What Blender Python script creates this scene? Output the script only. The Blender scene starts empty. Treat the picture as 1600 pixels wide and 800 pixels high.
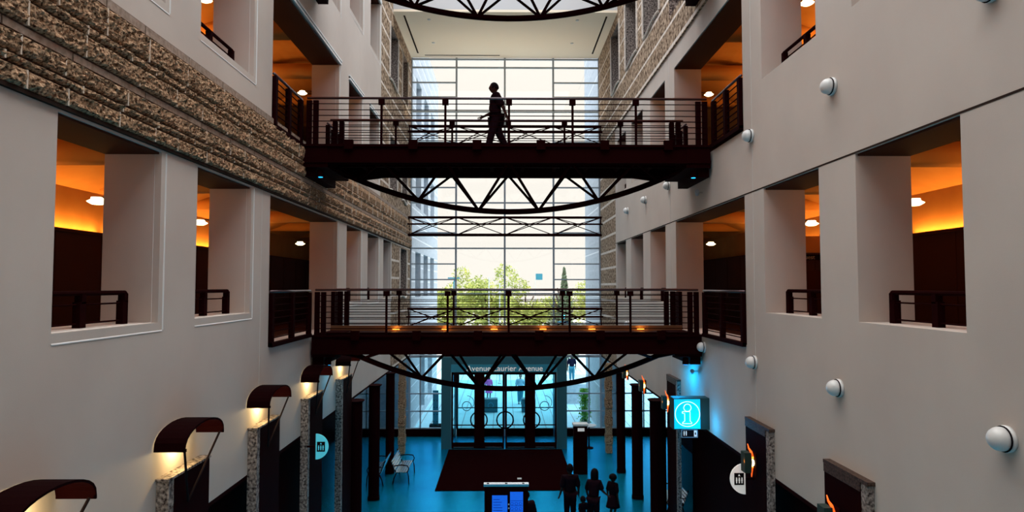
import bpy, bmesh, math, random
from mathutils import Vector, Matrix, noise
random.seed(7)
C = bpy.context.scene.collection
SC = bpy.context.scene
PI = math.pi
G = 7.3                       # camera height above the hall floor; all h values below are measured from eye level
def W(x, y, h): return Vector((x, y, h + G))

# ---------------------------------------------------------------- camera
cam = bpy.data.cameras.new('camera'); co = bpy.data.objects.new('camera', cam); C.objects.link(co)
cam.sensor_width = 36; cam.lens = 1035/1600*36; cam.clip_end = 600; cam.clip_start = .05
co.location = (0, 0, G)
co.rotation_euler = (PI/2 + math.atan(47/1035), 0, -math.atan(13/1035))
SC.camera = co
# ---------------------------------------------------------------- exposure
SC.view_settings.view_transform = 'Standard'; SC.view_settings.look = 'None'
SC.view_settings.exposure = 0.0; SC.view_settings.gamma = 1.0
SC.view_settings.use_curve_mapping = False
SC.cycles.max_bounces = 6; SC.cycles.diffuse_bounces = 4; SC.cycles.glossy_bounces = 3
SC.cycles.transparent_max_bounces = 10; SC.cycles.sample_clamp_indirect = 4
# ---------------------------------------------------------------- sky (hazy cream horizon, brighter overhead)
SKY_H = (1.20, 1.10, 0.96); SKY_Z = (1.0, 0.975, 0.94); SKY_ZS = 5.8
w = bpy.data.worlds.new('sky'); SC.world = w; w.use_nodes = True
nt = w.node_tree; nt.nodes.clear()
tc = nt.nodes.new('ShaderNodeTexCoord'); sp = nt.nodes.new('ShaderNodeSeparateXYZ')
mr = nt.nodes.new('ShaderNodeMapRange'); mr.inputs['From Min'].default_value = .62; mr.inputs['From Max'].default_value = .9
mx = nt.nodes.new('ShaderNodeMix'); mx.data_type = 'RGBA'
SKY_M = (3.1, 3.55, 4.1)                                          # blue band of sky above what the glass wall shows
mr0 = nt.nodes.new('ShaderNodeMapRange'); mr0.inputs['From Min'].default_value = .37; mr0.inputs['From Max'].default_value = .5
m0 = nt.nodes.new('ShaderNodeMix'); m0.data_type = 'RGBA'
m0.inputs['A'].default_value = (*SKY_H, 1); m0.inputs['B'].default_value = (*SKY_M, 1)
nt.links.new(mr0.outputs[0], m0.inputs['Factor']); nt.links.new(m0.outputs['Result'], mx.inputs['A']); nt.links.new(sp.outputs['Z'], mr0.inputs['Value'])
mx.inputs['B'].default_value = (*[c*SKY_ZS for c in SKY_Z], 1)
bg = nt.nodes.new('ShaderNodeBackground'); ow = nt.nodes.new('ShaderNodeOutputWorld')
nt.links.new(tc.outputs['Generated'], sp.inputs[0]); nt.links.new(sp.outputs['Z'], mr.inputs['Value'])
nt.links.new(mr.outputs[0], mx.inputs['Factor']); nt.links.new(mx.outputs['Result'], bg.inputs[0])
nt.links.new(bg.outputs[0], ow.inputs[0])

WARM = (1.0, .47, .10)
def area(name, loc, rot, sx, sy, power, col):
    l = bpy.data.lights.new(name, 'AREA'); l.shape = 'RECTANGLE'; l.size = sx; l.size_y = sy; l.energy = power; l.color = col
    o = bpy.data.objects.new(name, l); C.objects.link(o); o.location = loc; o.rotation_euler = rot; return o
def point(name, loc, power, col, r=.05, parent=None):
    l = bpy.data.lights.new(name, 'POINT'); l.energy = power; l.color = col; l.shadow_soft_size = r
    o = bpy.data.objects.new(name, l); C.objects.link(o); o.location = loc
    if parent: o.parent = parent
    return o

# ---------------------------------------------------------------- materials
def mat(name, col, rough=.6, metal=0, spec=.4, emit=None, es=0, var=None, scale=3, bump=0, bscale=60, tint=None, detail=6):
    m = bpy.data.materials.new(name); m.use_nodes = True; nt = m.node_tree; b = nt.nodes['Principled BSDF']
    b.inputs['Base Color'].default_value = (*col, 1); b.inputs['Roughness'].default_value = rough
    b.inputs['Metallic'].default_value = metal; b.inputs['Specular IOR Level'].default_value = spec
    if tint: b.inputs['Specular Tint'].default_value = (*tint, 1)
    if emit: b.inputs['Emission Color'].default_value = (*emit, 1); b.inputs['Emission Strength'].default_value = es
    tc = nt.nodes.new('ShaderNodeTexCoord')
    if var:
        n = nt.nodes.new('ShaderNodeTexNoise'); n.inputs['Scale'].default_value = scale; n.inputs['Detail'].default_value = detail
        r = nt.nodes.new('ShaderNodeValToRGB'); r.color_ramp.elements[0].position = .35; r.color_ramp.elements[1].position = .65
        r.color_ramp.elements[0].color = (*var, 1); r.color_ramp.elements[1].color = (*col, 1)
        nt.links.new(tc.outputs['Object'], n.inputs['Vector']); nt.links.new(n.outputs['Fac'], r.inputs[0]); nt.links.new(r.outputs[0], b.inputs['Base Color'])
    if bump:
        n2 = nt.nodes.new('ShaderNodeTexNoise'); n2.inputs['Scale'].default_value = bscale; n2.inputs['Detail'].default_value = 5
        bp = nt.nodes.new('ShaderNodeBump'); bp.inputs['Strength'].default_value = bump; bp.inputs['Distance'].default_value = .03
        nt.links.new(tc.outputs['Object'], n2.inputs['Vector']); nt.links.new(n2.outputs['Fac'], bp.inputs['Height']); nt.links.new(bp.outputs[0], b.inputs['Normal'])
    return m
def glassmat(name, tint, refl=.06):
    m = bpy.data.materials.new(name); m.use_nodes = True; nt = m.node_tree; nt.nodes.clear()
    t = nt.nodes.new('ShaderNodeBsdfTransparent'); t.inputs[0].default_value = (*tint, 1)
    g = nt.nodes.new('ShaderNodeBsdfGlossy'); g.inputs['Roughness'].default_value = .02
    x = nt.nodes.new('ShaderNodeMixShader'); x.inputs[0].default_value = refl; o = nt.nodes.new('ShaderNodeOutputMaterial')
    nt.links.new(t.outputs[0], x.inputs[1]); nt.links.new(g.outputs[0], x.inputs[2]); nt.links.new(x.outputs[0], o.inputs[0]); return m
M = {}
M['wall'] = mat('painted_concrete', (.53, .465, .415), .8, spec=.2, var=(.485, .42, .375), scale=.7, bump=.08, bscale=120)
M['wallfar'] = mat('painted_concrete_white', (.60, .58, .56), .8, spec=.2)
M['trimwhite'] = mat('white_trim', (.72, .72, .71), .7, spec=.2)
M['joint'] = mat('shadow_joint', (.03, .018, .014), .9, spec=.03)
M['lightjoint'] = mat('sealant_joint', (.62, .6, .56), .9)
M['rough'] = mat('split_face_stone', (.58, .38, .235), .95, spec=.1, var=(.045, .015, .005), scale=30, bump=1.0, bscale=45, detail=12)
M['roughf'] = mat('split_face_wall_stone', (.50, .37, .26), .95, spec=.1, var=(.06, .03, .015), scale=9, bump=1.0, bscale=14, detail=12)
M['smooth'] = mat('sawn_stone', (.34, .26, .21), .8, spec=.2, var=(.22, .16, .12), scale=14, bump=.2, bscale=80)
M['smoothl'] = mat('pale_sawn_stone', (.74, .66, .58), .8, spec=.2, var=(.55, .48, .42), scale=9)
M['mortar'] = mat('mortar', (.62, .52, .42), .9)
M['granite'] = mat('speckled_granite', (.40, .33, .29), .6, spec=.2, var=(.015, .006, .006), scale=20, detail=10)
M['granited'] = mat('dark_granite', (.09, .05, .035), .5, spec=.2, var=(.02, .008, .006), scale=30, detail=8)
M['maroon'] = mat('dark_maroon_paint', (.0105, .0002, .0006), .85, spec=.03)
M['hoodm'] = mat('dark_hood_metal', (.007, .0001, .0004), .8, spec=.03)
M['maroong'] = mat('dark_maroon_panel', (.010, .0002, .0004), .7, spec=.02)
M['rail'] = mat('brushed_rail', (.10, .07, .08), .35, metal=.6)
M['bronze'] = mat('bronze_kerb', (.16, .07, .03), .45, spec=.3)
M['soffit_shade'] = mat('painted_soffit_shade', (.045, .012, .006), .8, spec=.1)
M['deck'] = mat('bridge_deck', (.02, .006, .006), .8, spec=.1)
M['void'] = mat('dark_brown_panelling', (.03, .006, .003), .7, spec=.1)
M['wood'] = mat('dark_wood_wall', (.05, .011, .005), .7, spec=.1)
M['orange'] = mat('warm_plaster', (.46, .21, .06), .9, spec=.1, var=(.42, .18, .05), scale=2)
M['ceilw'] = mat('cream_ceiling', (.90, .78, .62), .9, spec=.1)
M['fascia'] = mat('grey_fascia', (.55, .55, .56), .8)
M['floor'] = mat('polished_floor', (.0, .52, .84), .25, metal=.8, spec=.9, tint=(.0, .62, 1.0), var=(.0, .43, .74), scale=.6)
M['paving'] = mat('plaza_paving', (.40, .62, .68), .8, spec=.2, var=(.34, .56, .63), scale=1)
M['paving2'] = mat('pale_street', (.80, .76, .68), .9)
M['pavline'] = mat('paving_joint', (.2, .22, .24), .8)
M['mull'] = mat('mullion_grey_blue', (.30, .36, .42), .5)
M['teal'] = mat('teal_metal', (.02, .10, .13), .5)
M['tealsign'] = mat('teal_sign_band', (.03, .24, .34), .5)
M['glass'] = glassmat('clear_glass', (.96, .98, 1.0))
M['glassb'] = glassmat('blue_tinted_glass', (.74, .93, .98))
M['glasss'] = glassmat('pale_blue_glass', (.74, .92, 1.0))
M['white'] = mat('white_enamel', (.62, .62, .61), .3)
M['chrome'] = mat('bright_metal', (.75, .75, .76), .25, metal=1)
M['lampw'] = mat('lamp_glow', (1, .9, .6), emit=(1, .80, .42), es=5)
M['curbglow'] = mat('curb_lamp_glow', (1, .5, .1), emit=(1, .36, .05), es=2.5)
M['bulb'] = mat('warm_bulb', (1, .8, .4), emit=(1, .75, .35), es=5)
M['flame'] = mat('orange_light_splash', (1, .5, .1), emit=(1, .22, .02), es=3.0)
M['splash_red'] = mat('red_light_splash', (1, .3, .05), emit=(1, .09, .005), es=1.3)
M['flamec'] = mat('hot_lamp_core', (1, .8, .4), emit=(1, .75, .35), es=5)
M['cyan'] = mat('lit_cyan_panel', (.0, .5, .8), emit=(.0, .44, .78), es=1.0)
M['cyanline'] = mat('lit_white_line', (.9, 1, 1), emit=(.8, 1, 1), es=1.0)
M['cyanglow'] = mat('cyan_back_panel', (.0, .5, .8), emit=(.0, .45, 1), es=3)
M['signgreen'] = mat('dark_green_box', (.012, .03, .022), .6)
M['black'] = mat('black', (.006, .003, .004), .8, spec=.08)
M['bluescreen'] = mat('lit_blue_screen', (.0, .1, .6), emit=(.006, .09, .55), es=.95)
M['bluedark'] = mat('screen_ink', (.0, .03, .3), emit=(.0, .02, .22), es=.7)
M['signwhite'] = mat('white_sign_face', (.8, .78, .74), emit=(.8, .76, .70), es=.35)
M['signcyan'] = mat('pale_blue_sign_face', (.1, .5, .6), emit=(.05, .42, .55), es=.55)
M['skin'] = mat('skin', (.05, .018, .014), .8, spec=.1)
M['dark1'] = mat('dark_cloth', (.012, .003, .006), .9, spec=.05)
M['dark2'] = mat('dark_navy_cloth', (.01, .01, .03), .9, spec=.05)
M['pink'] = mat('magenta_cloth', (.80, .12, .50), .9)
M['paleblue'] = mat('pale_blue_cloth', (.45, .65, .8), .9)
M['leaf'] = mat('yellow_green_leaves', (.62, .62, .16), .8, var=(.26, .32, .07), scale=1.2)
M['leafd'] = mat('grey_green_leaves', (.25, .30, .18), .8, var=(.12, .16, .08), scale=1)
M['leafv'] = mat('bright_green_leaves', (.28, .62, .06), .8, var=(.12, .32, .03), scale=3)
M['bark'] = mat('bark', (.12, .08, .06), .9)
M['outstone'] = mat('outside_glare_stone', (.52, .56, .60), .9, var=(.40, .45, .50), scale=5, bump=.5, bscale=10)  # masonry carried on outdoors, sky glare put into its paler colour
M['outstone2'] = mat('outside_glare_course', (.75, .78, .8), .9)
M['lens'] = mat('blue_spot_lens', (.0, .3, .8), emit=(.02, .45, 1), es=2)
M['matc'] = mat('entrance_mat', (.008, .0002, .0005), .95, spec=.01)

# ---------------------------------------------------------------- helpers
def bm_new(): return bmesh.new()
def box(bm, x0, x1, y0, y1, z0, z1, mi=0, bevel=0):
    x0, x1 = sorted((x0, x1)); y0, y1 = sorted((y0, y1)); z0, z1 = sorted((z0, z1))
    vs = [bm.verts.new((x, y, z)) for x in (x0, x1) for y in (y0, y1) for z in (z0, z1)]
    for f in ((0, 1, 3, 2), (4, 6, 7, 5), (0, 4, 5, 1), (2, 3, 7, 6), (0, 2, 6, 4), (1, 5, 7, 3)):
        fc = bm.faces.new([vs[i] for i in f]); fc.material_index = mi
    return vs
def hbox(bm, x0, x1, y0, y1, h0, h1, mi=0): return box(bm, x0, x1, y0, y1, h0+G, h1+G, mi)
def tube(bm, pts, r, n=10, cap=True, r2=None):
    rings = []; L = len(pts); pts = [Vector(p) for p in pts]; up = None
    for i, p in enumerate(pts):
        d = (pts[min(i+1, L-1)] - pts[max(i-1, 0)]).normalized()
        if up is None:
            up = Vector((0, 0, 1)) if abs(d.z) < .9 else Vector((1, 0, 0))
        a = d.cross(up).normalized(); b = a.cross(d).normalized(); up = b
        rr = r if r2 is None else r + (r2-r)*i/(L-1)
        rings.append([bm.verts.new(p + a*math.cos(2*PI*k/n)*rr + b*math.sin(2*PI*k/n)*rr) for k in range(n)])
    for i in range(L-1):
        for k in range(n): bm.faces.new((rings[i][k], rings[i][(k+1) % n], rings[i+1][(k+1) % n], rings[i+1][k]))
    if cap: bm.faces.new(rings[0][::-1]); bm.faces.new(rings[-1])
def ring(bm, c, R, r, axis='Y', n=32, m=8, a0=0, a1=2*PI):
    pts = []
    full = abs(a1-a0-2*PI) < 1e-4
    for i in range(n + 1):
        a = a0+(a1-a0)*i/n; u, v = math.cos(a)*R, math.sin(a)*R
        pts.append(Vector(c) + (Vector((u, 0, v)) if axis == 'Y' else Vector((0, u, v)) if axis == 'X' else Vector((u, v, 0))))
    tube(bm, pts, r, m)
def lathe(bm, prof, c, axis='Z', n=24):
    rings = []
    for (r, t) in prof:
        rg = []
        for k in range(n):
            a = 2*PI*k/n; u, v = max(r, 1e-4)*math.cos(a), max(r, 1e-4)*math.sin(a)
            p = {'Z': (u, v, t), 'X': (t, u, v), 'Y': (u, t, v)}[axis]
            rg.append(bm.verts.new(Vector(c) + Vector(p)))
        rings.append(rg)
    for i in range(len(rings)-1):
        for k in range(n): bm.faces.new((rings[i][k], rings[i][(k+1) % n], rings[i+1][(k+1) % n], rings[i+1][k]))
    bm.faces.new(rings[0]); bm.faces.new(rings[-1])
def prism(bm, poly, t0, t1, axis='Y', mi=0):
    """poly in the two other axes; extruded t0..t1 along axis"""
    def p(u, v, t): return {'Y': (u, t, v), 'X': (t, u, v), 'Z': (u, v, t)}[axis]
    a = [bm.verts.new(p(u, v, t0)) for u, v in poly]; b = [bm.verts.new(p(u, v, t1)) for u, v in poly]
    fs = [bm.faces.new(a), bm.faces.new(b[::-1])]; n = len(poly)
    for i in range(n): fs.append(bm.faces.new((a[i], b[i], b[(i+1) % n], a[(i+1) % n])))
    for f in fs: f.material_index = mi
def obj(name, bm, mats, parent=None, smooth=False, loc=None):
    bmesh.ops.recalc_face_normals(bm, faces=bm.faces[:])
    me = bpy.data.meshes.new(name); bm.to_mesh(me); bm.free()
    for m in (mats if isinstance(mats, (list, tuple)) else [mats]): me.materials.append(m)
    if smooth:
        for p in me.polygons: p.use_smooth = True
    o = bpy.data.objects.new(name, me); C.objects.link(o)
    if loc is not None: o.location = loc
    if parent:
        o.parent = parent
    return o
def empty(name, label, cat, group=None, loc=(0, 0, 0), rz=0):
    o = bpy.data.objects.new(name, None); C.objects.link(o); o.location = loc; o.rotation_euler = (0, 0, rz)
    o.empty_display_size = .2
    o['label'] = label; o['category'] = cat
    if group: o['group'] = group
    return o
def tag(o, label, cat, group=None, kind=None):
    o['label'] = label; o['category'] = cat
    if group: o['group'] = group
    if kind: o['kind'] = kind
    return o
def struct(name, bm, mats, parent=None, smooth=False):
    o = obj(name, bm, mats, parent, smooth)
    if not parent: o['kind'] = 'structure'
    return o
def copy_tree(o, parent=None):
    c = o.copy(); C.objects.link(c)
    if parent: c.parent = parent
    for ch in list(o.children): copy_tree(ch, c)
    return c
def at(bmfun, name, m, parent, **k):
    bm = bm_new(); bmfun(bm); return obj(name, bm, m, parent, **k)

# ---------------------------------------------------------------- walls with openings
WL, WR = -4.6, 4.79; TH = .76
def wallgrid(bm, xf, xb, y0, y1, h0, h1, ops, mi=0, rev=0, strips=None, smi=1):
    ys = sorted({y0, y1, *[v for o in ops for v in o[:2] if y0 < v < y1]})
    hs = {h0, h1, *[v for o in ops for v in o[2:4] if h0 < v < h1]}
    if strips: hs |= {v for s in strips for v in s if h0 < v < h1}
    hs = sorted(hs)
    solid = {}
    for i in range(len(ys)-1):
        for j in range(len(hs)-1):
            cy, ch = (ys[i]+ys[i+1])/2, (hs[j]+hs[j+1])/2
            solid[i, j] = not any(o[0] < cy < o[1] and o[2] < ch < o[3] for o in ops)
    def q(pts, k):
        f = bm.faces.new([bm.verts.new((a, b, c+G)) for a, b, c in pts]); f.material_index = k
    for (i, j), s in solid.items():
        if not s: continue
        a, b, c, d = ys[i], ys[i+1], hs[j], hs[j+1]
        k = mi
        if strips and any(s0 < (c+d)/2 < s1 for s0, s1 in strips): k = smi
        q([(xf, a, c), (xf, b, c), (xf, b, d), (xf, a, d)], k)
        q([(xb, a, c), (xb, a, d), (xb, b, d), (xb, b, c)], mi)
        for (di, dj, pts) in ((-1, 0, [(xf, a, c), (xf, a, d), (xb, a, d), (xb, a, c)]), (1, 0, [(xf, b, c), (xb, b, c), (xb, b, d), (xf, b, d)]),
                              (0, -1, [(xf, a, c), (xb, a, c), (xb, b, c), (xf, b, c)]), (0, 1, [(xf, a, d), (xf, b, d), (xb, b, d), (xb, a, d)])):
            nb = solid.get((i+di, j+dj))
            if nb is None: q(pts, mi)
            elif not nb: q(pts, rev)
L2 = (-.485, 1.80); L3 = (3.84, 6.12); L4 = (8.32, 10.5)
BAY = [(6.82, 8.9), (9.95, 12.08)]; DBL = (13.05, 18.32)
far_l = [(19.5, 21.3), (22.55, 24.25)]
Y0 = -3.0; YE = 32.7; TOP = 14.0
opsL = []
for a, b in BAY + [(19.42, 21.35), (22.42, 24.35), (25.35, 27.02)]: opsL.append((a, b, L2[0], L2[1]))
opsL.append((*DBL, -1.19, 1.80))
opsL3 = [(a, b, *L3) for a, b in BAY + far_l] + [(DBL[0], DBL[1], 3.14, 6.2)]
opsL4 = [(a, b, *L4) for a, b in far_l] + [(DBL[0], DBL[1], 7.66, 10.5)]
# left: white lower wall, white upper wall
b1 = bm_new(); wallgrid(b1, WL, WL-TH, Y0, 27.1, -3.38, 1.86, opsL)
struct('wall_left', b1, M['wall'])
b1 = bm_new(); wallgrid(b1, WL, WL-TH, Y0, 24.6, 3.33, TOP, opsL3 + opsL4); struct('wall_left', b1, M['wall'])
stripsL = [(3.24+.735*k, 3.33+.735*k) for k in range(-12, 12)]
b1 = bm_new(); wallgrid(b1, WL, WL-TH, 27.1, YE, -3.38, 1.86, [(29.3, 31.35, -.45, 1.7)], 0, 2, stripsL, 1)
struct('wall_left', b1, [M['roughf'], M['smoothl'], M['granite']])
b1 = bm_new(); wallgrid(b1, WL, WL-TH, 24.6, YE, 3.33, TOP, [(a, b, c, d) for a, b in ((26.4, 28.4), (29.6, 31.35)) for c, d in ((3.9, 6.1), (8.4, 10.7))], 0, 2, stripsL, 1)
struct('wall_left', b1, [M['roughf'], M['smoothl'], M['granite']])
# right: white wall to 6.75 then masonry
opsR = [(a, b, *L2) for a, b in BAY + [(19.5, 21.55), (22.65, 24.8), (25.85, 27.9)]] + [(DBL[0], DBL[1], -1.16, 1.80)]
opsR += [(a, b, *L3) for a, b in BAY + [(19.4, 21.4), (22.55, 24.6), (25.7, 27.7)]] + [(DBL[0], DBL[1], 3.1, 6.12)]
b1 = bm_new(); wallgrid(b1, WR, WR+TH, Y0, 28.2, -3.38, 6.70, opsR); struct('wall_right', b1, M['wall'])
stripsR = [(6.75+.735*k-.1, 6.75+.735*k) for k in range(-16, 10)]
b1 = bm_new(); wallgrid(b1, WR, WR+TH, 28.2, YE, -3.38, 6.70, [], 0, 2, stripsR, 1)
struct('wall_right', b1, [M['roughf'], M['smoothl'], M['granite']])
b1 = bm_new(); wallgrid(b1, WR-.05, WR+TH, Y0, YE, 6.70, TOP, [(DBL[0], DBL[1]+.3, 7.68, 10.6), (19.75, 22.05, 8.33, 10.95), (23.1, 25.3, 8.4, 10.95), (26.65, 28.7, 8.45, 10.95)], 0, 2,
                        [(6.72, 6.82), (7.42, 7.50), (8.2, 8.3), (9.0, 9.06), (9.75, 9.81), (10.5, 10.56)], 1)
struct('wall_right', b1, [M['roughf'], M['smoothl'], M['granite']])
# masonry window frames: wavy pale sills and jamb edging, dark panes behind
def mwin(side, y0, y1, h0, h1, xf):
    s = 1 if side > 0 else -1
    bm = bm_new()
    n = 8
    pts = []
    for i in range(n+1):
        t = i/n; pts.append((xf - s*(.02+.03*math.sin(t*PI)), y0 + (y1-y0)*t, h0 + G + .05*math.sin(t*2*PI) - .03))
    tube(bm, pts, .045, 6)
    hbox(bm, xf-s*.05, xf+s*.02, y0-.07, y0, h0, h1); hbox(bm, xf-s*.05, xf+s*.02, y1, y1+.07, h0, h1)
    o = struct('window_%d' % mwin.n, bm, M['smoothl']); mwin.n += 1
    bm = bm_new(); hbox(bm, xf+s*.6, xf+s*.63, y0, y1, h0, h1); obj('pane', bm, M['void'], o)
mwin.n = 2
for a, b in ((26.4, 28.4), (29.6, 31.35)):
    for c, d in ((3.9, 6.1), (8.4, 10.7)): mwin(-1, a, b, c, d, WL)
mwin(-1, 29.3, 31.35, -.45, 1.7, WL)
for a, b in ((19.75, 22.05), (23.1, 25.3), (26.65, 28.7)): mwin(1, a, b, 8.4, 10.95, WR-.05)

# split-face stone band along the left wall: real courses and blocks
def stoneband(bm, xf, y0, y1, courses, s):
    for (h0, h1, kind) in courses:
        y = y0 + random.random()*.4
        edges = [y0]
        while y < y1:
            edges.append(y); y += random.uniform(.55, 1.25) if kind == 'r' else random.uniform(.7, 1.6) if kind == 's' else random.uniform(.6, 1.0)
        edges.append(y1)
        for a, b in zip(edges[:-1], edges[1:]):
            if b-a < .02: continue
            g = .012
            res = .026 if a < 13 else .05 if a < 18 else .12
            base = .0 if kind == 's' else .03
            amp = .004 if kind == 's' else .055
            ny = max(2, int((b-a)/res)); nh = max(2, int((h1-h0)/res)) if kind != 's' else 2
            seed = random.random()*50
            V = []
            for i in range(ny+1):
                row = []
                for j in range(nh+1):
                    yy = a+g+(b-a-2*g)*i/ny; hh = h0+g+(h1-h0-2*g)*j/nh
                    e = min(i, ny-i, 1)*min(j, nh-j, 1)
                    d = base + amp*(noise.noise(Vector((yy*7, hh*9, seed)))*.5 + noise.noise(Vector((yy*24, hh*24, seed)))*.8 + .35)
                    if kind == 'r' and not e: d = base*.3 + .01*noise.noise(Vector((yy*20, hh*20, 3)))
                    row.append(bm.verts.new((xf + s*d, yy, hh+G)))
                V.append(row)
            mi = 1 if kind == 's' else 0
            for i in range(ny):
                for j in range(nh):
                    f = bm.faces.new((V[i][j], V[i+1][j], V[i+1][j+1], V[i][j+1])); f.material_index = mi
            # block sides back to the wall
            for line in (V[0], V[-1], [r[0] for r in V], [r[-1] for r in V]):
                bk = [bm.verts.new((xf-s*.03, v.co.y, v.co.z)) for v in line]
                for i in range(len(line)-1):
                    f = bm.faces.new((line[i], line[i+1], bk[i+1], bk[i])); f.material_index = mi
            if kind == 'r':
                box(bm, xf-s*.02, xf+s*.03, b-g, b+g, h0+G+.01, h1+G-.01, 2)
COURSES = [(1.87, 2.07, 'r'), (2.07, 2.17, 'r'), (2.17, 2.38, 'r'), (2.38, 2.48, 's'), (2.48, 2.74, 'r'), (2.74, 2.86, 'r'), (2.86, 3.20, 'r'), (3.20, 3.33, 's')]
bm = bm_new(); stoneband(bm, WL+.03, 4.5, YE, COURSES, 1)
hbox(bm, WL-.3, WL+.02, Y0, YE, 1.865, 3.33, 3)
struct('trim_1', bm, [M['rough'], M['smooth'], M['mortar'], M['granited']])
# dark shadow joint on both walls, light vertical joints
bm = bm_new(); hbox(bm, WR-.004, WR+.01, Y0, 28.2, 1.805, 1.83)
for a, b, c, d in opsR:
    pass
struct('trim_2', bm, M['joint'])
bm = bm_new()
hbox(bm, WR-.004, WR+.01, 12.6, 12.612, -3.38, 1.8); hbox(bm, WR-.004, WR+.01, 12.6, 12.612, 1.83, 6.7)
hbox(bm, WL-.01, WL+.004, 12.6, 12.612, -3.38, 1.86); hbox(bm, WR-.004, WR+.01, 18.9, 18.915, -3.38, 1.8); hbox(bm, WR-.004, WR+.01, 18.9, 18.915, 1.83, 6.7)
struct('trim_3', bm, M['lightjoint'])
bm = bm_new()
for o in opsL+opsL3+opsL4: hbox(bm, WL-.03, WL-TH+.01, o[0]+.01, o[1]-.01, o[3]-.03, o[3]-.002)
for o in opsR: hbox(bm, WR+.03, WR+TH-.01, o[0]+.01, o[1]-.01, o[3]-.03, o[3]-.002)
struct('trim_9', bm, M['soffit_shade'])  # dark boards painting in the shade under the opening heads
# left: splayed surrounds (sill and far jamb) and thin lintel ledge
bm = bm_new()
def surround(bm, a, b, c, d, full=True):
    x0, x1 = WL, WL-.09
    e = .11
    def q(*p):
        bm.faces.new([bm.verts.new((u, v, t+G)) for u, v, t in p])
    if full:   # proud sill slope
        q((x0+.006, a-.0, c-e), (x0+.006, b+e, c-e), (x1, b, c+.004), (x1, a, c+.004))
        q((x0+.006, a, c-e-.012), (x0+.006, b+e, c-e-.012), (x0+.006, b+e, c-e), (x0+.006, a, c-e))
    q((x0+.006, b+e, c-(e if full else 0)), (x0+.006, b+e, d), (x1, b-.004, d), (x1, b-.004, c))
    hbox(bm, x0-.01, x0+.012, b+e, b+e+.012, c-.1, d)
for o in opsL + opsL3 + opsL4: surround(bm, *o, full=(o[1]-o[0]) < 4)
struct('trim_4', bm, M['trimwhite'])
bm = bm_new()
for o in opsL3 + opsL4:
    hbox(bm, WL-.02, WL+.05, o[0]-.05, o[1]+.12, o[3]+.0, o[3]+.05); hbox(bm, WL-.02, WL+.04, o[0]-.05, o[1]+.2, o[3]+.11, o[3]+.15)
struct('trim_5', bm, M['trimwhite'])
bm = bm_new()
for o in opsL3: hbox(bm, WL-.01, WL+.01, o[0]-.05, o[1]+.2, o[3]+.05, o[3]+.11)
hbox(bm, WL-.02, WL+.045, Y0, YE, 1.83, 1.868)
struct('trim_6', bm, M['joint'])

# ---------------------------------------------------------------- galleries behind the walls
for s, xw in ((-1, WL-TH), (1, WR+TH)):
    side = 'left' if s < 0 else 'right'
    xb = xw + s*2.6
    for lv, f in enumerate((-1.19, 3.13, 7.5)):
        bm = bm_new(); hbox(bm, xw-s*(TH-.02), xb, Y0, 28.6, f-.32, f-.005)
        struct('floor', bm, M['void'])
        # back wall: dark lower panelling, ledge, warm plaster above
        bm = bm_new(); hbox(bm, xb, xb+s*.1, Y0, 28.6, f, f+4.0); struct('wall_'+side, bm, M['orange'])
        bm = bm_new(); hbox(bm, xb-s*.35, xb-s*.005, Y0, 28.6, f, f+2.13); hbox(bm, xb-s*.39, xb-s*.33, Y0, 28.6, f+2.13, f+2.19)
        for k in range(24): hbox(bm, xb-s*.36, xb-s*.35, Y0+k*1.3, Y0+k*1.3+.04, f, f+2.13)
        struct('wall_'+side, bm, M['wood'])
        # vaulted ceiling with dropped cross beams
        bm = bm_new(); n = 10; pr = []
        for i in range(n+1):
            t = i/n; pr.append((xb - s*(2.6*t), f+3.0 + .55*math.sin(t*PI*.62)+G))
        y0, y1 = Y0, 28.6
        for i in range(n):
            (a, c), (b, d) = pr[i], pr[i+1]
            bm.faces.new([bm.verts.new(v) for v in ((a, y0, c), (a, y1, c), (b, y1, d), (b, y0, d))])
        for k in range(11):
            y = Y0+.45+k*3.13
            hbox(bm, xw+s*.02, xb-s*.01, y-.25, y+.25, f+3.05, f+3.35)
        struct('ceiling', bm, M['orange'], smooth=True)
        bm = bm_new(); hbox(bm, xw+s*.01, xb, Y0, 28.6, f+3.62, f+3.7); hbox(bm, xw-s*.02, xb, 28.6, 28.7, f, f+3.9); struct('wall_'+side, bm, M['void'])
        if lv < 2 or True:
            e = (60, 70, 40)[lv]
            # cove strip on the ledge shining up the plaster
            for (ya, yb) in ((5.0, 13.0), (13.2, 21.0)):
                area('cove_light', W(xb-s*.09, (ya+yb)/2, f+2.2), (PI, 0, 0), .06, yb-ya, e*1.9, WARM)
# end bay ceiling, fascia, roof rim with skylight opening
bm = bm_new(); hbox(bm, WL, WR, 27.1, YE, 11.4, 11.5); struct('ceiling', bm, M['ceilw'])
bm = bm_new(); hbox(bm, WL, WR, 27.1, 27.2, 11.5, TOP); struct('wall_front', bm, M['fascia'])
bm = bm_new(); hbox(bm, WL, WR, Y0-.2, Y0, -7.3, TOP); struct('wall_back', bm, M['wall'])
bm = bm_new()
for k in range(7): hbox(bm, WL-.3, WR+.3, Y0+.5+k*4.4, Y0+.7+k*4.4, TOP, TOP+.35)
hbox(bm, -.05, .2, Y0, 27, TOP+.1, TOP+.3)
struct('ceiling', bm, M['fascia'])
bm = bm_new()
for x in (-4.2, 4.35): hbox(bm, x-.035, x+.035, 27.5, 32.0, 11.385, 11.401)
hbox(bm, -3.9, -.2, 32.25, 32.31, 11.385, 11.401)
struct('trim_7', bm, M['joint'])
area('added_ceiling_fill', W(0, 31.0, 7.8), (PI, 0, 0), 8.5, .12, 70, (1, .80, .55))  # added fill light without a fixture, brightens the cream end ceiling
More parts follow.
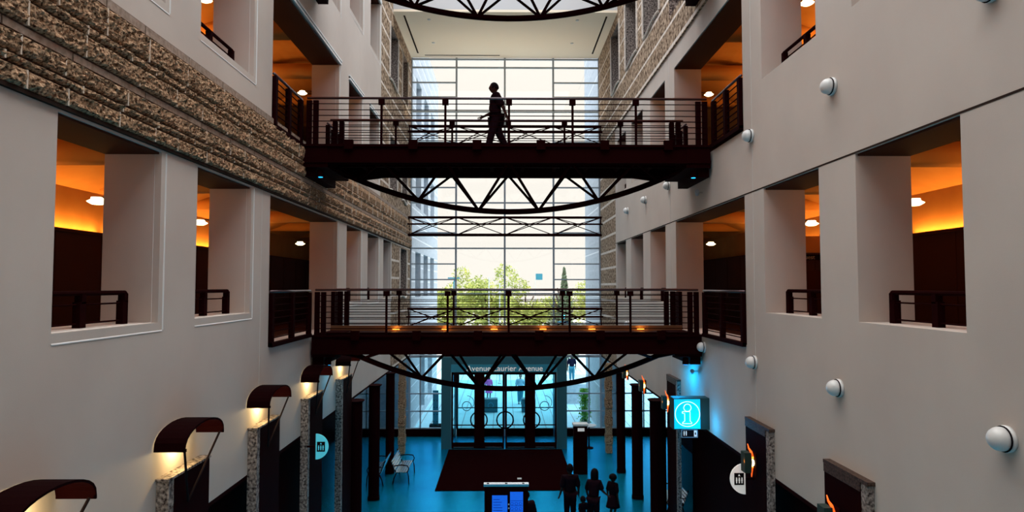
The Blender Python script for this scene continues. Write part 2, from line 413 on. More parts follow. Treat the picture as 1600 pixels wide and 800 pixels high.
def eye(x, y, name):
    bm = bm_new(); lathe(bm, [(0, 0), (.06, 0), (.075, .02), (.075, .03)], (0, 0, -.03), 'Z', 14); return obj(name, bm, M['white'], loc=W(x, y, 11.4))
for i, (x, y, t) in enumerate(((-3.2, 27.9, 'near left'), (3.15, 27.9, 'near right'), (-3.3, 30.6, 'far left'), (3.2, 30.6, 'far right'))):
    tag(eye(x, y, 'recessed_downlight'), 'small white recessed downlight in the cream end ceiling, %s one' % t, 'ceiling light', 'recessed downlights in cream ceiling')

# ---------------------------------------------------------------- glass end wall
GX = [-4.60, -2.36, .05, 2.47, 4.76]
bm = bm_new()
for x in GX: hbox(bm, x-.045, x+.045, YE-.06, YE+.06, -7.3, 11.4)
full = [11.33, 10.91, 8.68, 6.39, 4.12, 1.86, -.38, -2.62]
sid = [10.15, 9.42, 7.92, 7.15, 5.64, 4.88, 3.37, 2.63, 1.09, .32, -1.1, -1.87]
for h in full: hbox(bm, GX[0], GX[-1], YE-.05, YE+.05, h-.035, h+.035)
for h in sid:
    hbox(bm, GX[0], GX[1], YE-.05, YE+.05, h-.03, h+.03); hbox(bm, GX[3], GX[4], YE-.05, YE+.05, h-.03, h+.03)
w1 = struct('window_1', bm, M['mull'])
bm = bm_new(); hbox(bm, GX[0], GX[-1], YE-.006, YE+.006, -3.4, 11.4); obj('pane', bm, M['glass'], w1)
bm = bm_new()
for a, b in ((-8.0, -2.75), (2.85, 8.2)): hbox(bm, a, b, YE-.006, YE+.006, -6.95, -3.4)
obj('pane', bm, M['glasss'], w1)
bm = bm_new()
for a, b in ((-8.0, -2.75), (2.85, 8.2)):
    for h in (-5.25, -6.1, -6.93): hbox(bm, a, b, YE-.05, YE+.05, h-.03, h+.03)
    hbox(bm, a, b, YE-.05, YE+.05, -3.5, -3.38)
    for k in range(5):
        x = a+(b-a)*k/4; hbox(bm, x-.03, x+.03, YE-.05, YE+.05, -6.95, -3.4)
obj('frame', bm, M['mull'], w1)
bm = bm_new()
for a, b in ((-8.0, -2.4), (2.5, 8.2)): hbox(bm, a, b, YE-.12, YE+.12, -7.3, -6.95)
struct('baseboard_front', bm, M['maroon'])
# steel wind trusses spanning the glass
def windtruss(h, lab):
    t = empty('wind_truss', lab, 'truss', 'steel wind trusses across the glass wall', loc=W(.05, 31.6, h))
    X0, X1 = -4.60, 4.63
    ch = lambda n, y, hh, r: at(lambda b: tube(b, [(X0, y, hh), (X1, y, hh)], r, 8), n, M['maroon'], t)
    ch('top_chord', 0, .42, .06); ch('bottom_chord', 0, -.42, .07); ch('middle_chord', -.45, .06, .04)
    n = 4; dx = (X1-X0)/n
    for k in range(n):
        for (a, b) in (((X0+k*dx, 0, .42), (X0+(k+1)*dx, -.02, -.42)), ((X0+k*dx, 0, -.42), (X0+(k+1)*dx, -.02, .42)), ((X0+k*dx, 0, .42), (X0+(k+.5)*dx, -.45, .06)), ((X0+(k+1)*dx, 0, .42), (X0+(k+.5)*dx, -.45, .06)), ((X0+k*dx, 0, -.42), (X0+(k+.5)*dx, -.45, .06))):
            at(lambda bb: tube(bb, [a, b], .022, 6), 'brace', M['maroon'], t)
    for x in (X0, X1): at(lambda bb: ring(bb, (x, -.1, 0), .43, .03, 'X', 12, 6, -PI/2, PI/2), 'end_hoop', M['maroon'], t)
windtruss(2.86, 'dark steel wind truss across the glass wall between the two footbridges')
windtruss(7.25, 'dark steel wind truss across the glass wall behind the upper footbridge railing')
windtruss(-1.5, 'dark steel wind truss across the glass wall behind the lower footbridge railing')

# ---------------------------------------------------------------- ground floor shell
bm = bm_new(); hbox(bm, -8.2, 8.4, Y0, YE, -7.5, -7.3); struct('floor', bm, M['floor'])
for s, xw, xb in ((-1, WL, -8.0), (1, WR, 8.2)):
    side = 'left' if s < 0 else 'right'
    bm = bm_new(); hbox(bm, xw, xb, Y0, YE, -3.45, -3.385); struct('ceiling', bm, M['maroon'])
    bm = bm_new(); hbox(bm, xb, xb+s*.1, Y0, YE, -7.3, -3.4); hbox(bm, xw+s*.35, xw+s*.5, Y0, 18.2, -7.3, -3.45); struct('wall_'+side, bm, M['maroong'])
bm = bm_new(); hbox(bm, -2.45, 2.6, 24.0, 29.95, -7.298, -7.28)
tag(obj('entrance_mat', bm, M['matc']), 'large dark entrance mat on the blue floor in front of the doors', 'mat')
bm = bm_new(); hbox(bm, .52, .68, 25.3, 25.48, -7.28, -7.262)
tag(obj('paper_scrap', bm, M['white']), 'small white scrap of paper lying on the dark entrance mat', 'paper')

# columns at ground level and rough stone piers
for s, X in ((-1, -4.45), (1, 4.62)):
    side = 'left' if s < 0 else 'right'
    for k, (y, r) in enumerate(((20.0, .24), (23.1, .19), (26.3, .17))):
        t = empty('round_column', 'dark round column on the %s side of the hall floor, %s the entrance' % (side, ('farthest from', 'second from', 'closest to')[k]), 'column', 'dark ground floor columns', loc=W(X, y, -7.3))
        at(lambda b: lathe(b, [(r, .12), (r, 3.86)], (0, 0, 0), 'Z', 20), 'shaft', M['maroon'], t, smooth=False)
        at(lambda b: lathe(b, [(r+.015, 0), (r+.015, .1), (r+.005, .12)], (0, 0, 0), 'Z', 20), 'base', M['maroon'], t)
        at(lambda b: lathe(b, [(r+.01, 3.84), (r+.07, 3.9)], (0, 0, 0), 'Z', 20), 'capital', M['maroon'], t)
    bm = bm_new()
    for k in range(10):
        z = -7.3+k*.39; o = .02*(k % 2)
        hbox(bm, X-.13-o, X+.13+o, 29.2-o, 29.6+o, z+.01, z+.385)
    tag(obj('stone_pier', bm, M['rough']), 'slender rough stone pier beside the glass at the %s end of the hall' % side, 'pier', 'rough stone piers')

# vestibule
v = empty('entrance_vestibule', 'glazed entrance vestibule with teal side posts and street name band', 'vestibule', loc=W(.05, 30.2, -7.3))
VX0, VX1 = -2.35, 2.32
def vb(name, m, *boxes):
    bm = bm_new()
    for b in boxes: box(bm, *b)
    return obj(name, bm, m, v)
vb('side_post', M['teal'], (-2.85, -2.42, -.15, .25, 0, 4.1)); vb('side_post', M['teal'], (2.36, 2.8, -.15, .25, 0, 4.1))
vb('header', M['teal'], (-2.42, 2.36, -.05, .15, 3.76, 4.1))
vb('sign_band', M['tealsign'], (-2.42, 2.36, -.10, -.05, 3.42, 3.76))
vb('roof', M['maroon'], (-2.85, 2.8, .1, 2.6, 4.1, 4.2))
vb('side_glass', M['glassb'], (-2.42, -2.40, .2, 2.5, .2, 3.4)); vb('side_glass', M['glassb'], (2.34, 2.36, .2, 2.5, .2, 3.4))
for x in (-1.14, 1.14):
    vb('door_mullion', M['maroon'], (x-.16, x+.16, -.06, .06, 0, 3.45))
for (a, b) in ((-2.40, -1.3), (-.98, -.03), (.03, .98), (1.3, 2.34)):
    d = vb('door_leaf', M['maroon'], (a, b, -.04, .04, 0, .26), (a, b, -.04, .04, 3.30, 3.42), (a, a+.07, -.04, .04, .26, 3.3), (b-.07, b, -.04, .04, .26, 3.3), (a, b, -.03, .03, 1.02, 1.06))
    bm = bm_new(); box(bm, a+.07, b-.07, -.006, .006, .26, 3.3); obj('pane', bm, M['glassb'], d)
    bm = bm_new(); box(bm, a+.1, b-.1, -.052, -.042, .05, .085); obj('kick_strip', bm, M['chrome'], d)
for (a, b) in ((-2.27, -1.42), (-1.05, -.06), (.08, 1.12), (1.5, 2.4)):
    d = vb('outer_door_leaf', M['maroon'], (a-.08, b+.08, 2.46, 2.54, 0, .36), (a-.08, b+.08, 2.46, 2.54, 3.38, 3.5), (a-.12, a, 2.46, 2.54, .36, 3.4), (b, b+.12, 2.46, 2.54, .36, 3.4), (a, b, 2.47, 2.53, 1.34, 1.38))
    bm = bm_new(); box(bm, a, b, 2.494, 2.506, .36, 3.4); obj('pane', bm, M['glassb'], d)
for x in (-1.25, .02, 1.32):
    bm = bm_new(); ring(bm, (x, 2.42, .78), .40, .035, 'Y'); obj('ring_handle', bm, M['black'], v)
for x in (-1.85, 1.95):
    bm = bm_new(); ring(bm, (x, 2.44, 1.45), .22, .02, 'Y'); ring(bm, (x+.02, 2.44, 1.62), .33, .015, 'Y', a0=-PI/3, a1=PI/2); obj('glass_decal', bm, M['white'], v)
vb('header_outer', M['teal'], (-2.42, 2.36, 2.4, 2.6, 3.5, 4.1)); vb('wall_speaker', M['black'], (-2.3, -2.05, -.2, -.06, 2.95, 3.42))
def text(s, size, m, parent, loc, rot=(PI/2, 0, 0), name='lettering', ext=.004, align='CENTER'):
    c = bpy.data.curves.new(name, 'FONT'); c.body = s; c.size = size; c.extrude = ext; c.align_x = align; c.align_y = 'CENTER'
    o = bpy.data.objects.new(name, c); C.objects.link(o)
    dg = bpy.context.evaluated_depsgraph_get(); dg.update(); me = bpy.data.meshes.new_from_object(o.evaluated_get(dg))
    bpy.data.objects.remove(o); me.materials.clear(); me.materials.append(m)
    o = bpy.data.objects.new(name, me); C.objects.link(o); o.location = loc; o.rotation_euler = rot; o.parent = parent; return o
text('Avenue Laurier Avenue', .36, M['signwhite'], v, (-.0, -.11, 3.58))

# ---------------------------------------------------------------- footbridges
def footbridge(F, y0, y1, lab, lower):
    cx = .12; XL, XR = WL+.05, WR-.06
    t = empty('footbridge', lab, 'footbridge', 'steel footbridges crossing the hall', loc=W(cx, y0, F))
    D = y1-y0; xl, xr = XL-cx, XR-cx
    P = lambda name, m, *bs: at(lambda bm: [box(bm, *b) for b in bs], name, m, t)
    P('deck', M['deck'], (xl, xr, .05, D-.05, -.10, -.02))
    P('front_beam', M['maroon'], (xl, xr, 0, .12, -.40 if not lower else -.44, .0), (xl, xr, -.05, .17, -.05, .0), (xl, xr, -.05, .17, -.42 if not lower else -.46, -.36))
    P('rear_beam', M['maroon'], (xl, xr, D-.12, D, -.40, .0), (xl, xr, D-.17, D+.05, -.42, -.36))
    P('centre_beam', M['maroon'], (xl, xr, D/2-.06, D/2+.06, -.34, -.1))
    P('kerb', M['maroong'], (xl, xr, .16, .2, -.02, .05)); P('kerb', M['bronze'], (xl, xr, D-.2, D-.12, -.02, .12))
    for k in range(12):
        x = xl+.3+k*(xr-xl-.6)/11; P('joist', M['maroon'], (x-.04, x+.04, .12, D-.12, -.30, -.1))
    for x in (xl, xr):
        s = 1 if x < 0 else -1
        P('end_bracket', M['maroon'], (x, x+s*.55, -.02, D+.02, -.52, -.0)); P('end_bracket', M['maroon'], (x, x+s*.25, .1, D-.1, -.72, -.5))
    # arched bottom chord and diagonals
    arc = lambda X: -1.42 + .058*X*X
    pts = [(X, D/2, arc(X)) for X in [xl*1.0+.35+i*(xr-xl-.7)/32 for i in range(33)] if arc(X) < -.2]
    at(lambda bm: tube(bm, pts, .068, 12), 'arched_chord', M['maroon'], t, smooth=True)
    for y in (.06, D-.06): at(lambda bm: tube(bm, [(xl+.3, y, -.40), (xr-.3, y, -.40)], .05, 8), 'top_chord', M['maroon'], t)
    sp = 1.455
    for k in range(-3, 3):
        X = (k+.5)*sp
        if arc(X) > -.45: continue
        for sx in (-.5, .5):
            for y in (.06, D-.06):
                at(lambda bm: tube(bm, [(X, D/2, arc(X)), (X+sx*sp, y, -.38)], .033, 8), 'diagonal', M['maroon'], t)
    # railings
    for (y, sgn) in ((.0, -1), (D, 1)):
        at(lambda bm: tube(bm, [(xl+.07, y, 1.07), (xr-.07, y, 1.07)], .028, 10), 'handrail', M['rail'], t, smooth=True)
        for h in (.94, .80, .67, .54, .41, .28, .15):
            at(lambda bm: tube(bm, [(xl+.1, y, h), (xr-.1, y, h)], .011, 6), 'rail_wire', M['maroon'], t)
        for k in range(-2, 3):
            x = k*sp
            P('post', M['maroon'], (x-.025, x+.025, y-.02, y+.02, -.05, 1.04)); P('post_block', M['maroon'], (x-.07, x+.07, y-.04, y+.04, .92, 1.04))
        for s, xe in ((1, xl), (-1, xr)):
            for off in (.05, .20) if y == 0 else (.14, .31):
                x = xe+s*off; P('end_post', M['maroon'], (x, x+s*.12, y-.0 if y == 0 else y-.05, y+.05, -.1, 1.02))
    for k in range(-3, 3):
        x = (k+.5)*sp
        P('bracket_block', M['teal'] if False else M['maroong'], (x-.1, x+.1, -.09, -.0, -.12, .1))
    for k in range(6):
        x = -2.95+k*1.29
        l = P('kerb_lamp', M['curbglow'], (x-.09, x+.09, D-.225, D-.2, .015, .05))
        if lower:
            pl = point('kerb_lamp_light', (x, D-.34, .08), 2.6, (1, .42, .06), .03, t)
    for s in (-1, 1):
        xx = (xl+.35) if s < 0 else (xr-.35)
        sp_ = at(lambda bm: lathe(bm, [(.03, 0), (.07, -.02), (.08, -.16), (.07, -.17)], (xx, .15, -.55), 'Z', 12), 'spotlight', M['maroon'], t)
        at(lambda bm: lathe(bm, [(0, 0), (.05, 0), (.05, -.01)], (xx, .15, -.72), 'Z', 12), 'spotlight_lens', M['lens'], t)
    return t
LOWB = footbridge(-1.16, 15.85, 17.75, 'lower dark steel footbridge with arched truss, at gallery level below the walking person', True)
UPB = footbridge(3.22, 15.0, 17.0, 'upper dark steel footbridge with arched truss that the person walks on', False)
TOPB = footbridge(7.62, 14.1, 16.1, 'topmost steel footbridge, only its arched truss showing at the top edge', False)

# guard railings closing the double openings beside each bridge
def gr(s, F, ya, yb, lab, grp):
    x = (WL+.02) if s < 0 else (WR-.02)
    t = empty('guard_railing', lab, 'railing', grp, loc=W(x, ya, F))
    L = yb-ya
    at(lambda bm: tube(bm, [(0, 0, 1.07), (0, L, 1.07)], .028, 10), 'handrail', M['rail'], t, smooth=True)
    for h in (.94, .80, .67, .54, .41, .28, .15): at(lambda bm: tube(bm, [(0, 0, h), (0, L, h)], .012, 6), 'rail_wire', M['maroon'], t)
    at(lambda bm: box(bm, -.06, .06, 0, L, -.02, .06), 'kerb', M['maroon'], t)
    for y in (.06, L*.5, L-.08): at(lambda bm: box(bm, -.05, .05, y-.06, y+.06, 0, 1.03), 'post', M['maroon'], t)
for s, sn in ((-1, 'left'), (1, 'right')):
    gr(s, -1.18, 13.08, 15.76, 'dark railing in the %s double opening, near side of the lower footbridge' % sn, 'gallery guard railings')
    gr(s, -1.18, 17.86, 18.28, 'short dark railing in the %s double opening, far side of the lower footbridge' % sn, 'gallery guard railings')
    gr(s, 3.16, 13.08, 14.91, 'dark railing in the %s double opening, near side of the upper footbridge' % sn, 'gallery guard railings')
    gr(s, 3.16, 17.11, 18.28, 'short dark railing in the %s double opening, far side of the upper footbridge' % sn, 'gallery guard railings')

# short rails standing on the sills of the single openings
ORD = ['nearest', 'second', 'third', 'fourth', 'fifth', 'sixth', 'seventh']
def sillrail(s, y0, y1, h, lab):
    x = (WL-.30) if s < 0 else (WR+.31)
    L = y1-y0
    t = empty('sill_railing', lab, 'railing', 'low railings on the wall openings', loc=W(x, y0, h))
    e = L-.26
    at(lambda bm: tube(bm, [(0, .04, .40), (0, e, .40), (0, e+.03, .37)], .03, 8), 'handrail', M['maroon'], t)
    for hh in (.05, .27): at(lambda bm: tube(bm, [(0, .04, hh), (0, e-.04, hh)], .012, 6), 'rail_bar', M['maroon'], t)
    for y in (.10, e*.5, e-.05): at(lambda bm: [box(bm, -.045, .045, y-.055, y+.055, 0, .30), box(bm, -.045, .045, y-.02, y+.055, .28, .39)], 'post', M['maroon'], t)
for s, sn in ((-1, 'left'), (1, 'right')):
    src = (opsL, opsL3) if s < 0 else ([o for o in opsR if o[2] < 1], [o for o in opsR if o[2] > 1])
    for li, ops in enumerate(src):
        ops = sorted(o for o in ops if o[1]-o[0] < 4)
        for k, o in enumerate(ops):
            sillrail(s, o[0], o[1], o[2], 'short dark railing on the sill of the %s %s-row opening in the %s wall' % (ORD[k], ('lower', 'upper')[li], sn))

# gallery pendants
def pendant(x, y, h, lab):
    t = empty('disc_ceiling_lamp', lab, 'lamp', 'gallery disc lamps', loc=W(x, y, h))
    at(lambda bm: lathe(bm, [(0, 0), (.07, .0), (.125, .03), (.135, .042), (.085, .07), (.08, .10), (0, .10)], (0, 0, -.03), 'Z', 20), 'glowing_disc', M['lampw'], t, smooth=True)
    at(lambda bm: tube(bm, [(0, 0, .07), (-.42 if x > 0 else .42, 0, .07)], .014, 6), 'bracket', M['void'], t)
    point('lamp_light', (0, 0, -.12), 1.5, (1, .5, .12), .1, t)
for s, sn, X in ((-1, 'left', -5.78), (1, 'right', 5.93)):
    for li, h in ((0, 1.19), (1, 5.52)):
        for k, y in enumerate((9.45, 12.65, 18.85)):
            pendant(X, y, h, 'glowing disc lamp hanging in the %s %s gallery, %s from the camera' % (sn, ('lower', 'upper')[li], ('nearest', 'second', 'third')[k]))

# ---------------------------------------------------------------- right wall globe lamps
def globe(y, h, lab):
    t = empty('globe_wall_lamp', lab, 'wall lamp', 'white globe lamps on the right wall', loc=W(WR, y, h))
    at(lambda bm: lathe(bm, [(0, 0), (.125, 0), (.13, -.03), (.115, -.045), (0, -.045)], (0, 0, 0), 'X', 22), 'back_plate', M['white'], t, smooth=True)
    at(lambda bm: lathe(bm, [(.124, -.047), (.126, -.052), (.124, -.057)], (0, 0, 0), 'X', 22), 'rim', M['black'], t)
    at(lambda bm: lathe(bm, [(.112, -.045), (.115, -.085), (.108, -.115), (.092, -.145), (.068, -.168), (.038, -.182), (0, -.186)], (0, 0, 0), 'X', 22), 'dome', M['white'], t, smooth=True)
for hn, h in (('upper', 2.9), ('lower', -1.45)):
    for k, y in enumerate((6.3, 9.45, 12.62, 15.8, 19.0, 22.15, 25.35)):
        globe(y, h, 'white globe lamp on the right wall, %s of the %s row' % (ORD[k], hn))
def wspot(x, y, h, s, lab):
    t = empty('wall_spotlight', lab, 'spotlight', 'small wall spotlights', loc=W(x, y, h))
    at(lambda bm: tube(bm, [(0, 0, 0), (-s*.12, 0, 0)], .02, 8), 'arm', M['chrome'], t)
    at(lambda bm: tube(bm, [(-s*.16, -.08, .02), (-s*.12, .06, -.03)], .05, 10), 'head', M['mull'], t)
wspot(WR, 15.8, 2.25, 1, 'small metal spotlight on the right wall just below the upper footbridge')
wspot(WR, 16.4, -2.1, 1, 'small metal spotlight on the right wall just below the lower footbridge')
for s in (-1, 1):
    l = area('bridge_blue_spot', W((WL+.45) if s < 0 else (WR-.45), 17.4, -1.95), (0, s*.35, 0), .1, .1, 9, (.05, .55, 1))

# ---------------------------------------------------------------- stone pillars on the walls
def pillar(s, y0, k, sn):
    xw = WL if s < 0 else WR
    t = empty('stone_pillar', 'stone faced pillar standing against the %s wall, %s from the camera' % (sn, ORD[k]), 'pillar', 'stone pillars along the side walls', loc=W(xw, y0, -7.3))
    w = 1.23 if s < 0 else 1.15; p = -s*(.17 if s < 0 else .10); T = 4.72
    rng = random.Random(k)
    bm = bm_new(); z = 0; zs = [0]
    while z < T-.2: z += .62; zs.append(min(z, T))
    zs[-1] = T
    for a, b in zip(zs[:-1], zs[1:]): box(bm, -s*.004, p, 0, .14, a+.006, b-.006)
    box(bm, 0, p*.96, .01, .13, 0, T-.01)
    obj('stone_edge', bm, M['granite'], t)
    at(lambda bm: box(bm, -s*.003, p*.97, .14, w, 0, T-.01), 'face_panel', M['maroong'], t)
    at(lambda bm: [box(bm, 0, p*1.06, -.02, w+.02, T, T+.03)] if s < 0 else [box(bm, 0, p*1.05, -.02, w+.02, T, T+.05), box(bm, p*.9, p*1.08, .16, w, T-.12, T-.0)], 'capstone', M['granite'] if s < 0 else M['granited'], t)
    return t
for k, y in enumerate((5.75, 8.95, 12.1, 15.22, 18.35)): pillar(-1, y, k, 'left')
for k, y in enumerate((5.5, 8.62, 11.78, 18.0)): pillar(1, y, k, 'right')
def hood(y0, k):
    t = empty('hooded_wall_lamp', 'dark curved hood lamp over the left wall pillar, %s from the camera' % ORD[k], 'wall lamp', 'curved hood lamps on the left wall', loc=W(WL, y0, -2.15))
    w = 1.22; n = 14; X = .42
    bm = bm_new(); o_, i_ = [], []
    for i in range(n+1):
        a = PI*i/n
        yy = w/2 - w/2*math.cos(a); zz = .28*math.sin(a)**.8 if math.sin(a) > 0 else 0
        o_.append((yy, zz)); i_.append((w/2-(w/2-.02)*math.cos(a), max(0, zz-.025)))
    for i in range(n):
        for (pa, pb) in ((o_, o_), (i_, i_)):
            (a, b), (c, d) = pa[i], pa[i+1]
            bm.faces.new([bm.verts.new(q) for q in ((.01, a, b), (X, a, b), (X, c, d), (.01, c, d))])
        for xx in (.01, X):
            bm.faces.new([bm.verts.new(q) for q in ((xx, *o_[i]), (xx, *o_[i+1]), (xx, *i_[i+1]), (xx, *i_[i]))])
    box(bm, X-.02, X+.01, -.0, .03, -.03, .01); box(bm, .01, X, -.0, .02, -.03, .0); box(bm, .01, X, w-.02, w, -.03, .0)
    obj('hood', bm, M['hoodm'], t)
    for (yy) in (.05, w-.08):
        at(lambda bm: tube(bm, [(X-.03, yy, .0), (.19, w*.5, -.85)], .016, 6), 'strut', M['black'], t)
    at(lambda bm: tube(bm, [(.12, w*.3, .17), (.12, w*.7, .17)], .03, 8), 'lamp_tube', M['bulb'], t)
    point('hood_light', (.17, w*.45, -.05), 26, (1, .72, .32), .08, t)
for k, y in enumerate((5.75, 8.85, 12.0, 15.15, 18.25)): hood(y, k)
def sconce(y, x, k):
    t = empty('flame_wall_lamp', 'orange glowing lamp low on the right side pillars, %s from the camera' % ORD[k], 'wall lamp', 'orange lamps along the right side', loc=W(x, y, -3.2))
    at(lambda bm: box(bm, -.02, .0, -.14, .12, -.26, .16), 'back_plate', M['maroong'], t)
    at(lambda bm: prism(bm, [(-.21, .16), (-.09, .16), (-.075, .0), (-.09, -.2), (-.21, -.2)], -.10, .10, 'Y'), 'shield', M['signgreen'], t)
    at(lambda bm: box(bm, -.10, -.02, .06, .10, -.04, .0), 'arm', M['signgreen'], t)
    at(lambda bm: tube(bm, [(-.045, .02, -.30), (-.04, .02, -.2), (-.045, 0, -.12)], .008, 8, r2=.028), 'splash_tip', M['splash_red'], t, smooth=True)
    at(lambda bm: tube(bm, [(-.045, 0, -.12), (-.05, -.02, -.02), (-.045, -.02, .08)], .03, 10, r2=.03), 'splash_tube', M['flame'], t, smooth=True)  # glowing tubes shaped as the lamp's light splash on the pillar face
    at(lambda bm: tube(bm, [(-.045, -.02, .08), (-.055, .0, .16), (-.09, .02, .22), (-.11, .02, .30)], .03, 10, r2=.006), 'splash_tip', M['splash_red'], t, smooth=True)
    at(lambda bm: lathe(bm, [(0, -.07), (.035, -.04), (.045, 0), (.035, .04), (0, .08)], (-.05, -.04, -.03), 'Z', 12), 'lamp_core', M['flamec'], t, smooth=True)
    point('flame_light', (-.2, -.05, 0), 2.0, (1, .25, .03), .05, t)
for k, (y, x) in enumerate(((9.27, 4.6), (12.26, 4.6), (18.5, 4.6), (21.6, 4.6), (24.6, 4.6))): sconce(y, x, k)

# ---------------------------------------------------------------- signs
def figure(bm, x, z, s, y):
    lathe(bm, [(0, 0), (.10*s, 0), (.10*s, .01), (0, .01)], (x, y, z+.36*s), 'Y', 10)
    box(bm, x-.10*s, x+.10*s, y, y+.01, z-.05*s, z+.24*s); box(bm, x-.075*s, x-.01*s, y, y+.01, z-.36*s, z-.03*s); box(bm, x+.01*s, x+.075*s, y, y+.01, z-.36*s, z-.03*s)
def halfsign(x, y, h, s, face, lab):
    t = empty('half_round_sign', lab, 'sign', loc=W(x, y, h))
    R = .285
    at(lambda bm: prism(bm, [(s*R*math.sin(a), R*math.cos(a)) for a in [PI*i/20 for i in range(21)]], 0, .03, 'Y'), 'board', face, t)
    at(lambda bm: box(bm, s*.03, s*.21, -.008, 0, -.11, .11), 'pictogram_panel', M['black'], t)
    for i in range(3): at(lambda bm: figure(bm, s*(.07+.05*i), -.03, .13, -.014), 'pictogram', face, t)
    at(lambda bm: prism(bm, [(s*.12-.02, .055), (s*.12+.02, .055), (s*.12, .09)], -.014, -.006, 'Y'), 'arrow', face, t)
    at(lambda bm: box(bm, 0, -s*.20, 0, .03, -.02, .02), 'mounting_arm', M['maroon'], t)
halfsign(4.52, 12.5, -3.6, -1, M['signwhite'], 'white half round lift sign on the second right hand pillar')
halfsign(-4.24, 15.18, -3.62, 1, M['signcyan'], 'pale blue half round lift sign beside the left hand pillars')
t = empty('information_sign', 'glowing cyan information sign with white letter i on the right wall', 'sign', loc=W(4.37, 15.5, -2.97))
at(lambda bm: box(bm, -.42, .42, 0, .35, -.36, .36), 'housing', M['signgreen'], t)
at(lambda bm: box(bm, -.405, .20, -.012, 0, -.34, .34), 'lit_face', M['cyan'], t)
at(lambda bm: box(bm, -.38, .40, .352, .36, -.34, .34), 'lit_back_face', M['cyanglow'], t)
bm = bm_new(); ring(bm, (-.10, -.02, 0), .285, .008, 'Y', 48, 6)
ring(bm, (-.10, -.02, .145), .085, .008, 'Y', 28, 6)
o_ = [(-.22, .055), (-.04, .055), (-.04, -.16), (.0, -.2), (.0, -.22), (-.22, -.22), (-.22, -.2), (-.165, -.16), (-.165, .01), (-.22, .02), (-.22, .055)]
tube(bm, [(a, -.02, b) for a, b in o_], .008, 6); obj('letter_i_outline', bm, M['cyanline'], t)
point('sign_spill', (.12, -.45, -.15), 13, (0, .40, .9), .1, t); point('sign_spill', (.0, 1.3, .7), 42, (0, .40, .9), .15, t)
t = empty('pictogram_sign', 'small black restroom pictogram sign hanging under the cyan information sign', 'sign', loc=W(4.32, 15.5, -3.42))
at(lambda bm: box(bm, -.175, .175, 0, .03, -.08, .08), 'board', M['black'], t)
for i in range(2): at(lambda bm: figure(bm, -.13+i*.05, 0, .13, -.01), 'pictogram', M['signwhite'], t)
at(lambda bm: box(bm, .1, .165, -.01, 0, -.07, .07), 'arrow_panel', M['signwhite'], t)
at(lambda bm: prism(bm, [(.115, 0), (.13, .045), (.148, 0), (.13, -.045)], -.014, -.009, 'Y'), 'arrow', M['black'], t)
at(lambda bm: [box(bm, -.19, -.175, 0, .03, -.09, .09), box(bm, .175, .19, 0, .03, -.09, .09), box(bm, -.19, .19, 0, .03, .08, .095), box(bm, -.19, .19, 0, .03, -.095, -.08)], 'frame', M['mull'], t)
t = empty('gallery_sign', 'dark Ouest direction sign in the right lower gallery seen through the second opening', 'sign', loc=W(6.55, 14.2, .62))
at(lambda bm: box(bm, -.3, .3, 0, .04, -.06, .06), 'board', M['black'], t)
text('Ouest', .13, M['smooth'], t, (-.0, -.006, 0))
at(lambda bm: box(bm, -.3, .3, 0, .03, -1.78, -.28), 'lower_panel', M['wood'], t)
at(lambda bm: box(bm, -.3, .3, .01, .04, .1, .46), 'warm_panel', M['orange'], t)
at(lambda bm: [box(bm, -.33, -.3, 0, .05, -1.8, .5), box(bm, .3, .33, 0, .05, -1.8, .5)], 'post', M['void'], t)

# ---------------------------------------------------------------- kiosk
t = empty('information_kiosk', 'dark information kiosk with two lit blue screens and silver top bar', 'kiosk', loc=W(.07, 17.6, -7.3))
at(lambda bm: box(bm, -.57, .57, 0, .32, 0, 2.06), 'cabinet', M['maroong'], t)
at(lambda bm: [box(bm, -.59, .59, -.02, .16, 2.06, 2.12)], 'top_bar', M['chrome'], t)
at(lambda bm: [box(bm, x-.03, x+.03, .03, .10, 2.121, 2.126) for x in (-.48, 0, .45)], 'top_slot', M['black'], t)
at(lambda bm: box(bm, -.37, .03, -.015, 0, 1.05, 1.83), 'left_screen', M['bluescreen'], t)
at(lambda bm: box(bm, .10, .44, -.015, 0, 1.05, 1.92), 'right_screen', M['bluescreen'], t)
bm = bm_new(); rr = random.Random(3)
for i in range(9): box(bm, -.34, -.34+rr.uniform(.12, .32), -.02, -.014, 1.72-i*.07, 1.735-i*.07)
for r in range(4):
    for c in range(3): ring(bm, (.15+c*.11, -.018, 1.62-r*.13), .035, .006, 'Y', 12, 4)
    box(bm, .11, .43, -.02, -.014, 1.69-r*.13, 1.70-r*.13)
obj('screen_writing', bm, M['bluedark'], t)
at(lambda bm: [lathe(bm, [(0, 0), (.02, 0), (.02, -.02), (0, -.02)], (.065, -.0, z), 'Y', 10) for z in (1.6, 1.5, 1.35)], 'button', M['white'], t)

